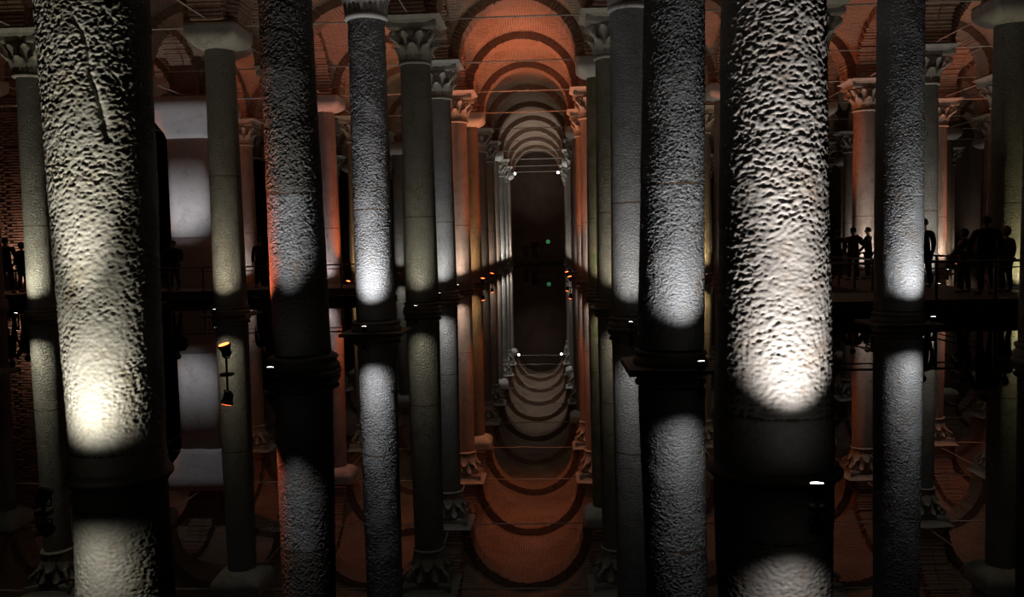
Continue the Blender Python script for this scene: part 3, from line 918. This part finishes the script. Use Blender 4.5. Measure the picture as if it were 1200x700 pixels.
# small spotlights high on the last capitals
for s, i in ((1, 0), (-1, 1)):
    floodlight((gx(i) + s * 0.74, gy(J_LAST) - 0.74, 6.82), (s * 0.3, -0.8, -0.35), 'bright little spotlight high beside a capital at the far end', 'high spotlights at the far end', LENS,
               [((s * 0.3, -0.8, -0.35), 60, WHITE, math.radians(60), 0.6)], scale=1.6, stand=0.05, name='spotlight')

# ------------------------------------------------------------------ walkways and railings
def walkway(label, x0, x1, y0, y1):
    cx, cy = (x0 + x1) / 2, (y0 + y1) / 2
    t = tag(empty('walkway', (cx, cy, FLOOR_Z)), label, 'walkway')
    place('deck', MB().box((0, 0, DECK_Z - FLOOR_Z - 0.03), (x1 - x0, y1 - y0, 0.06)).mesh('deck', DECK), t)
    for s in (-1, 1):
        if x1 - x0 > y1 - y0:
            me = MB().box((0, s * ((y1 - y0) / 2 - 0.05), DECK_Z - FLOOR_Z - 0.14), (x1 - x0, 0.08, 0.16)).mesh('edge_beam', DECK)
        else:
            me = MB().box((s * ((x1 - x0) / 2 - 0.05), 0, DECK_Z - FLOOR_Z - 0.14), (0.08, y1 - y0, 0.16)).mesh('edge_beam', DECK)
        place('edge_beam', me, t)
    leg = MB().box((0, 0, (DECK_Z - FLOOR_Z - 0.06) / 2), (0.12, 0.12, DECK_Z - FLOOR_Z - 0.06)).mesh('support', DECK)
    nx = max(2, int((x1 - x0) / 2.4) + 1); ny = max(2, int((y1 - y0) / 2.4) + 1)
    for a in range(nx):
        for c in range(ny):
            if 0 < a < nx - 1 and 0 < c < ny - 1: continue
            place('support', leg, t, (-(x1 - x0) / 2 + 0.15 + (x1 - x0 - 0.3) * a / (nx - 1), -(y1 - y0) / 2 + 0.15 + (y1 - y0 - 0.3) * c / (ny - 1), 0))
    return t
def railing(label, p0, p1, step=1.15, top=0.76):
    a, c = Vector((*p0, DECK_Z)), Vector((*p1, DECK_Z))
    L = (c - a).length; d = (c - a).normalized()
    t = tag(empty('railing', a, math.atan2(d.y, d.x)), label, 'railing')
    place('top_rail', MB().tube([(0, 0, top), (L, 0, top)], 0.024, 8).mesh('top_rail', RAIL), t)
    place('middle_rail', MB().tube([(0, 0, top - 0.13), (L, 0, top - 0.13)], 0.014, 8).mesh('middle_rail', RAIL), t)
    pm = MB().box((0, 0, top / 2), (0.05, 0.05, top)).box((0, 0, 0.006), (0.12, 0.12, 0.012)).mesh('post', RAIL)
    n = max(1, round(L / step))
    for k in range(n + 1):
        place('post', pm, t, (0.05 + (L - 0.1) * k / n, 0, 0))
WL0, WL1 = 26.35, 29.2
walkway('dark side walkway crossing before the plaster pier and brick wall', -26.0, -5.4, WL0, WL1)
railing('railing on the edge of the walkway before the plaster pier', (-25.9, WL0 + 0.1), (-5.5, WL0 + 0.1))
railing('railing on the brick wall side of the walkway before the plaster pier', (-25.9, WL1 - 0.1), (-18.0, WL1 - 0.1))
WR0, WR1 = 16.95, 19.6
walkway('dark side walkway carrying the visitors in dark coats', 5.3, 24.0, WR0, WR1)
walkway('dark walkway branch leading back between two column rows', 7.45, 10.15, WR1, 29.0)
railing('railing along the water edge of the visitors walkway', (5.4, WR0 + 0.1), (23.9, WR0 + 0.1))
railing('railing along the inner side of the walkway branch', (7.55, WR1 + 0.2), (7.55, 28.9))
railing('railing along the outer side of the walkway branch', (10.05, WR1 + 0.2), (10.05, 28.9))
WF0, WF1 = 66.0, 69.0
walkway('far walkway crossing the end of the central channel below the brown wall', -12.0, 14.0, WF0, WF1)
railing('thin railing of the far walkway across the channel end', (-11.9, WF0 + 0.1), (13.9, WF0 + 0.1), 1.6)

# ------------------------------------------------------------------ people
def skin_mesh(name, joints, edges, mat, root=0, sub=2):
    """joints: list of (x,y,z, rx, ry)"""
    me = bpy.data.meshes.new(name + '_skeleton')
    me.from_pydata([j[:3] for j in joints], edges, [])
    ob = bpy.data.objects.new(name + '_skeleton', me)
    COL.objects.link(ob)
    md = ob.modifiers.new('skin', 'SKIN')
    md.use_smooth_shade = True
    md.branch_smoothing = 0.6
    sv = me.skin_vertices[0].data
    for k, j in enumerate(joints):
        sv[k].radius = (j[3], j[4])
        sv[k].use_root = (k == root)
    ss = ob.modifiers.new('sub', 'SUBSURF'); ss.levels = sub; ss.render_levels = sub
    dg = bpy.context.evaluated_depsgraph_get()
    ev = ob.evaluated_get(dg)
    out = bpy.data.meshes.new_from_object(ev)
    out.name = name
    bpy.data.objects.remove(ob, do_unlink=True)
    bpy.data.meshes.remove(me)
    out.materials.clear(); out.materials.append(mat)
    out.polygons.foreach_set('use_smooth', [True] * len(out.polygons))
    return out
SKIN = simple('skin', (0.42, 0.26, 0.19), 0.55, 0, 0.1)
HAIR = simple('dark_hair', (0.018, 0.014, 0.011), 0.6)
SHOE = simple('dark_shoe', (0.02, 0.02, 0.022), 0.6)
def cloth(name, c): return simple(name, c, 0.9, 0, 0.2, 14)
BLACK = cloth('black_cloth', (0.016, 0.017, 0.019)); NAVY = cloth('navy_cloth', (0.018, 0.022, 0.034)); BROWN = cloth('brown_cloth', (0.085, 0.055, 0.04))
GREYC = cloth('grey_cloth', (0.11, 0.11, 0.115)); TAN = cloth('tan_cloth', (0.30, 0.17, 0.09)); JEANS = cloth('dark_trousers', (0.02, 0.022, 0.03)); GREENC = cloth('green_cloth', (0.05, 0.2, 0.08))
def person(label, loc, rz, h=1.72, top=BLACK, legs=JEANS, arms=('hang', 'hang'), hair='short', wide=1.0, coat_len=0.0, bag=None, stance=0.10, turn=0.0, group=None, hat=None, hooded=None, bow=0.0):
    """figure facing +y before rz; one continuous body, clothes and hair are children"""
    s = h / 1.74
    t = tag(empty('person', loc, rz), label, 'person', group)
    def P(x, y, z, rx, ry=None): return (x * s, y * s, z * s, rx * s, (ry if ry else rx) * s)
    sw = 0.185 * wide
    J = []; E_ = []
    def add(p, par=None):
        J.append(p)
        if par is not None: E_.append((par, len(J) - 1))
        return len(J) - 1
    # torso
    pel = add(P(0, 0, 0.95, 0.135 * wide, 0.10))
    wai = add(P(0, 0.005, 1.10, 0.125 * wide, 0.09), pel)
    che = add(P(0, 0.01 + bow * .3, 1.28, 0.145 * wide, 0.105), wai)
    shl = add(P(0, bow * .6, 1.42, 0.10, 0.075), che)
    nec = add(P(0, 0.005 + bow, 1.50, 0.052, 0.055), shl)
    hb = add(P(0, 0.025 + bow * 1.2, 1.565, 0.066, 0.08), nec)
    hm = add(P(0, 0.03 + bow * 1.3, 1.645, 0.078, 0.095), hb)
    hc = add(P(0, 0.02 + bow * 1.3, 1.715, 0.055, 0.07), hm)
    nose = add(P(0, 0.135 + bow * 1.3, 1.625, 0.012, 0.016), hm)
    for sd in (-1, 1):
        add(P(sd * 0.092, 0.02 + bow * 1.3, 1.63, 0.010, 0.022), hm)
    # legs
    legj = {}
    for sd in (-1, 1):
        hip = add(P(sd * 0.095, 0, 0.86, 0.092 * wide, 0.095), pel)
        kn = add(P(sd * (0.095 + stance * .4), 0.02, 0.49, 0.058, 0.062), hip)
        ca = add(P(sd * (0.095 + stance * .5), -0.01, 0.33, 0.056, 0.060), kn)
        an = add(P(sd * (0.095 + stance * .6), -0.02, 0.085, 0.036, 0.040), ca)
        he = add(P(sd * (0.095 + stance * .6), -0.02, 0.042, 0.036, 0.036), an)
        to = add(P(sd * (0.105 + stance * .65), 0.16, 0.032, 0.036, 0.026), he)
        legj[sd] = (hip, kn, ca, an, he, to)
    # arms
    armj = {}
    for sd, kind in zip((-1, 1), arms):
        S_ = Vector((sd * sw, bow * .5, 1.40))
        if kind == 'hang': el_, wr, hd = Vector((sd * (sw + .06), -0.02, 1.13)), Vector((sd * (sw + .065), 0.05, 0.88)), Vector((0, 0.12, -1))
        elif kind == 'phone': el_, wr, hd = Vector((sd * (sw + .05), 0.10, 1.16)), Vector((sd * 0.09, 0.33, 1.36)), Vector((-sd * .2, 0.3, 1))
        elif kind == 'pocket': el_, wr, hd = Vector((sd * (sw + .13), -0.07, 1.14)), Vector((sd * (sw + .0), 0.08, 0.95)), Vector((-sd * .4, 0.3, -1))
        elif kind == 'rail': el_, wr, hd = Vector((sd * (sw + .07), 0.08, 1.14)), Vector((sd * (sw - .02), 0.30, 1.02)), Vector((0, 1, -.3))
        elif kind == 'reach': el_, wr, hd = Vector((sd * (sw + .18), 0.08, 1.24)), Vector((sd * (sw + .33), 0.24, 1.15)), Vector((sd * .6, 0.6, 0))
        hd.normalize()
        a0 = add(P(*S_, 0.066), shl); a1 = add(P(*el_, 0.046), a0); a2 = add(P(*wr, 0.029, 0.033), a1)
        pc = wr + hd * 0.065
        a3 = add(P(*pc, 0.022, 0.040), a2)
        side = hd.cross(Vector((sd, 0, 0)))
        side = side.normalized() if side.length > .1 else Vector((0, 1, 0))
        curl = Vector((-sd, 0, 0)) * 0.02
        for q, ln in enumerate((0.066, 0.076, 0.070, 0.054)):
            off = side * (0.030 - 0.020 * q)
            f1 = add(P(*(pc + hd * 0.045 + off), 0.0095), a3); f2 = add(P(*(pc + hd * (0.045 + ln * .55) + off + curl * .6), 0.0088), f1); add(P(*(pc + hd * (0.045 + ln) + off + curl * 1.8), 0.0075), f2)
        th = add(P(*(wr + hd * 0.035 + side * 0.042 + curl * .5), 0.0115), a3); add(P(*(wr + hd * 0.085 + side * 0.062 + curl), 0.009), th)
        armj[sd] = (S_, el_, wr)
    place('body', skin_mesh('body', J, E_, SKIN), t)
    # top garment
    C = []; CE = []
    def ad(p, par=None):
        C.append(p)
        if par is not None: CE.append((par, len(C) - 1))
        return len(C) - 1
    w0 = ad(P(0, 0, 0.86 - coat_len, 0.165 * wide + coat_len * .05, 0.13))
    w1 = ad(P(0, 0, 1.02, 0.165 * wide, 0.128), w0)
    w2 = ad(P(0, 0.005 + bow * .2, 1.16, 0.158 * wide, 0.122), w1)
    w3 = ad(P(0, 0.01 + bow * .4, 1.31, 0.172 * wide, 0.132), w2)
    w4 = ad(P(0, bow * .65, 1.43, 0.115, 0.095), w3)
    ad(P(0, 0.0 + bow * .9, 1.505, 0.070, 0.072), w4)
    for sd in (-1, 1):
        S_, el_, wr = armj[sd]
        c0 = ad(P(*(S_ + Vector((sd * .012, 0, 0))), 0.088), w4); c1 = ad(P(*el_, 0.066), c0); ad(P(*wr, 0.046), c1)
    place('coat', skin_mesh('coat', C, CE, top), t)
    # trousers, one pair of legs joined at the seat
    C = []; CE = []
    p0 = ad(P(0, 0, 0.94, 0.15 * wide, 0.115))
    for sd in (-1, 1):
        hip, kn, ca, an, he, to = (J[k] for k in legj[sd])
        q0 = ad((hip[0], hip[1], hip[2], 0.108 * s * wide, 0.108 * s), p0)
        q1 = ad((kn[0], kn[1], kn[2], 0.076 * s, 0.08 * s), q0)
        q2 = ad((ca[0], ca[1], ca[2], 0.070 * s, 0.073 * s), q1)
        ad((an[0], an[1], an[2] + 0.005, 0.056 * s, 0.06 * s), q2)
    place('trousers', skin_mesh('trousers', C, CE, legs), t)
    for sd in (-1, 1):
        hip, kn, ca, an, he, to = (J[k] for k in legj[sd])
        sh = skin_mesh('shoe', [(an[0], an[1], 0.075 * s, .045 * s, .048 * s), (he[0], he[1], 0.045 * s, .045 * s, .044 * s), ((he[0] + to[0]) / 2, (he[1] + to[1]) / 2, 0.042 * s, .045 * s, .040 * s), (to[0], to[1], 0.036 * s, .043 * s, .032 * s)], [(0, 1), (1, 2), (2, 3)], SHOE, 0, 2)
        place('shoe', sh, t)
    # hair, or hood
    cx = Vector((0, 0.025 + bow * 1.3, 1.645)) * s
    def cap(mat_, nm, rx, ry, rz_, face, low):
        b = MB(); n, mr = 20, 12; vs_ = []
        for a in range(mr + 1):
            ph = PI * a / mr
            for k in range(n):
                th = 2 * PI * k / n
                z = math.cos(ph); yy = math.sin(ph) * math.sin(th); xx = math.sin(ph) * math.cos(th)
                lim = face if yy > 0.25 else low
                if z < lim: z = lim; sc = 0.93
                else: sc = 1.0
                vs_.append((cx.x + xx * rx * s * sc, cx.y + yy * ry * s * sc - 0.012 * s, cx.z + z * rz_ * s + 0.012 * s))
        fs_ = [(a * n + k, (a + 1) * n + k, (a + 1) * n + (k + 1) % n, a * n + (k + 1) % n) for a in range(mr) for k in range(n)]
        b.add(vs_, fs_, True)
        place(nm, b.mesh(nm, mat_), t)
    if hooded is not None: cap(hooded, 'hood', 0.118, 0.135, 0.15, 0.25, -1.0)
    elif hair == 'short': cap(HAIR, 'hair', 0.094, 0.112, 0.118, 0.35, -0.45)
    else: cap(HAIR, 'hair', 0.105, 0.120, 0.125, 0.35, -1.9)
    if hat is not None:
        cap(hat, 'hat', 0.108, 0.124, 0.135, 0.30, 0.10)
    for sd in (-1, 1):
        ey = MB().lathe([(0.001, -0.011 * s), (0.009 * s, -0.006 * s), (0.011 * s, 0), (0.009 * s, 0.006 * s), (0.001, 0.011 * s)], 8, Matrix.Translation((sd * 0.032 * s, (0.118 + bow * 1.3) * s, 1.645 * s)))
        place('eye', ey.mesh('eye', HAIR), t)
    if bag == 'backpack':
        bp = superlathe([(0.02, 0), (0.13, 0.02), (0.155, 0.10), (0.155, 0.30), (0.13, 0.39), (0.03, 0.43)], 4.0, 24)
        me = bp.mesh('backpack', NAVY)
        o = place('backpack', me, t, (0, -0.235 * s, 1.02 * s), (0, 0, 0), (1.05, 0.72, 1.0))
    return t
DZ = DECK_Z
# px helper used only to derive plan positions from the surveyed camera geometry
person('person in a dark backpack and coat leaning on the walkway railing by the plaster pier', (-12.47, 27.2, DZ), PI * 0.93, 1.64, NAVY, JEANS, ('reach', 'reach'), 'short', 1.3, 0.12, 'backpack')
person('tall person in black standing before the lit brick wall', (-18.36, 27.4, DZ), 0.2, 1.86, BLACK, BLACK, ('pocket', 'pocket'), 'short', 1.1, 0.05)
person('shorter person in a dark coat beside the tall one before the brick wall', (-18.0, 27.7, DZ), -0.3, 1.70, NAVY, JEANS, ('hang', 'rail'), 'long', 1.05, 0.1)
person('person in dark clothes in deep shade beside the red edged column on the walkway', (-9.91, 28.2, DZ), 0.6, 1.70, BLACK, JEANS, ('hang', 'hang'))
person('person in black with long coat at the back of the walkway branch', (8.99, 26.4, DZ), 0.3, 1.50, BLACK, BLACK, ('hang', 'pocket'), 'long', 1.0, 0.25)
person('stout person in a brown jacket and dark hat on the walkway branch', (9.03, 25.2, DZ), 0.2, 1.54, BROWN, BLACK, ('pocket', 'pocket'), 'short', 1.30, 0.06, hat=BLACK)
person('slim person in black raising both hands on the walkway branch', (9.62, 25.6, DZ), 0.9, 1.55, BLACK, JEANS, ('phone', 'phone'), 'short', 0.92)
person('person in a dark jacket half hidden by the bluish column', (9.2, 20.9, DZ), 0.1, 1.68, BLACK, BLACK, ('hang', 'hang'), 'short', 1.0)
person('broad person in a puffy black coat with back turned on the visitors walkway', (9.37, 18.3, DZ), 0.15, 1.66, BLACK, BLACK, ('rail', 'hang'), 'short', 1.42, 0.12)
person('person in a tan hooded top beside the broad one in black', (10.1, 18.9, DZ), 0.4, 1.42, TAN, JEANS, ('hang', 'hang'), 'short', 1.1, 0.0, hooded=TAN)
person('person in a light grey shirt partly behind the broad one in black', (9.2, 18.9, DZ), 0.5, 1.40, GREYC, BLACK, ('rail', 'hang'), 'long', 0.95)
person('distant smaller person standing on the far walkway beside a taller one', (-1.88, 67.2, DZ), PI, 1.46, BROWN, BLACK, ('hang', 'hang'), 'short', 0.95)
person('distant taller person in black on the far walkway', (-1.15, 67.0, DZ), PI * 0.9, 1.66, BLACK, BLACK, ('pocket', 'hang'), 'short', 1.1)
# green round sign on a post at the far walkway
t = tag(empty('sign_post', (-0.06, 67.6, DZ)), 'dimly lit green round sign on a thin post on the far walkway', 'sign')
place('post', MB().tube([(0, 0, 0), (0, 0, 1.25)], 0.03, 8).mesh('post', DARK_METAL), t)
place('sign_disc', MB().lathe([(0.17, -0.015), (0.17, 0.015)], 24, Matrix.Translation((0, -0.03, 1.40)) @ Matrix.Rotation(PI / 2, 4, 'X')).mesh('sign_disc', emit('green_sign', (0.10, 0.55, 0.22), 0.25)), t)
place('foot', MB().lathe([(0.16, 0), (0.15, 0.03), (0.03, 0.05)], 20).mesh('foot', DARK_METAL), t)
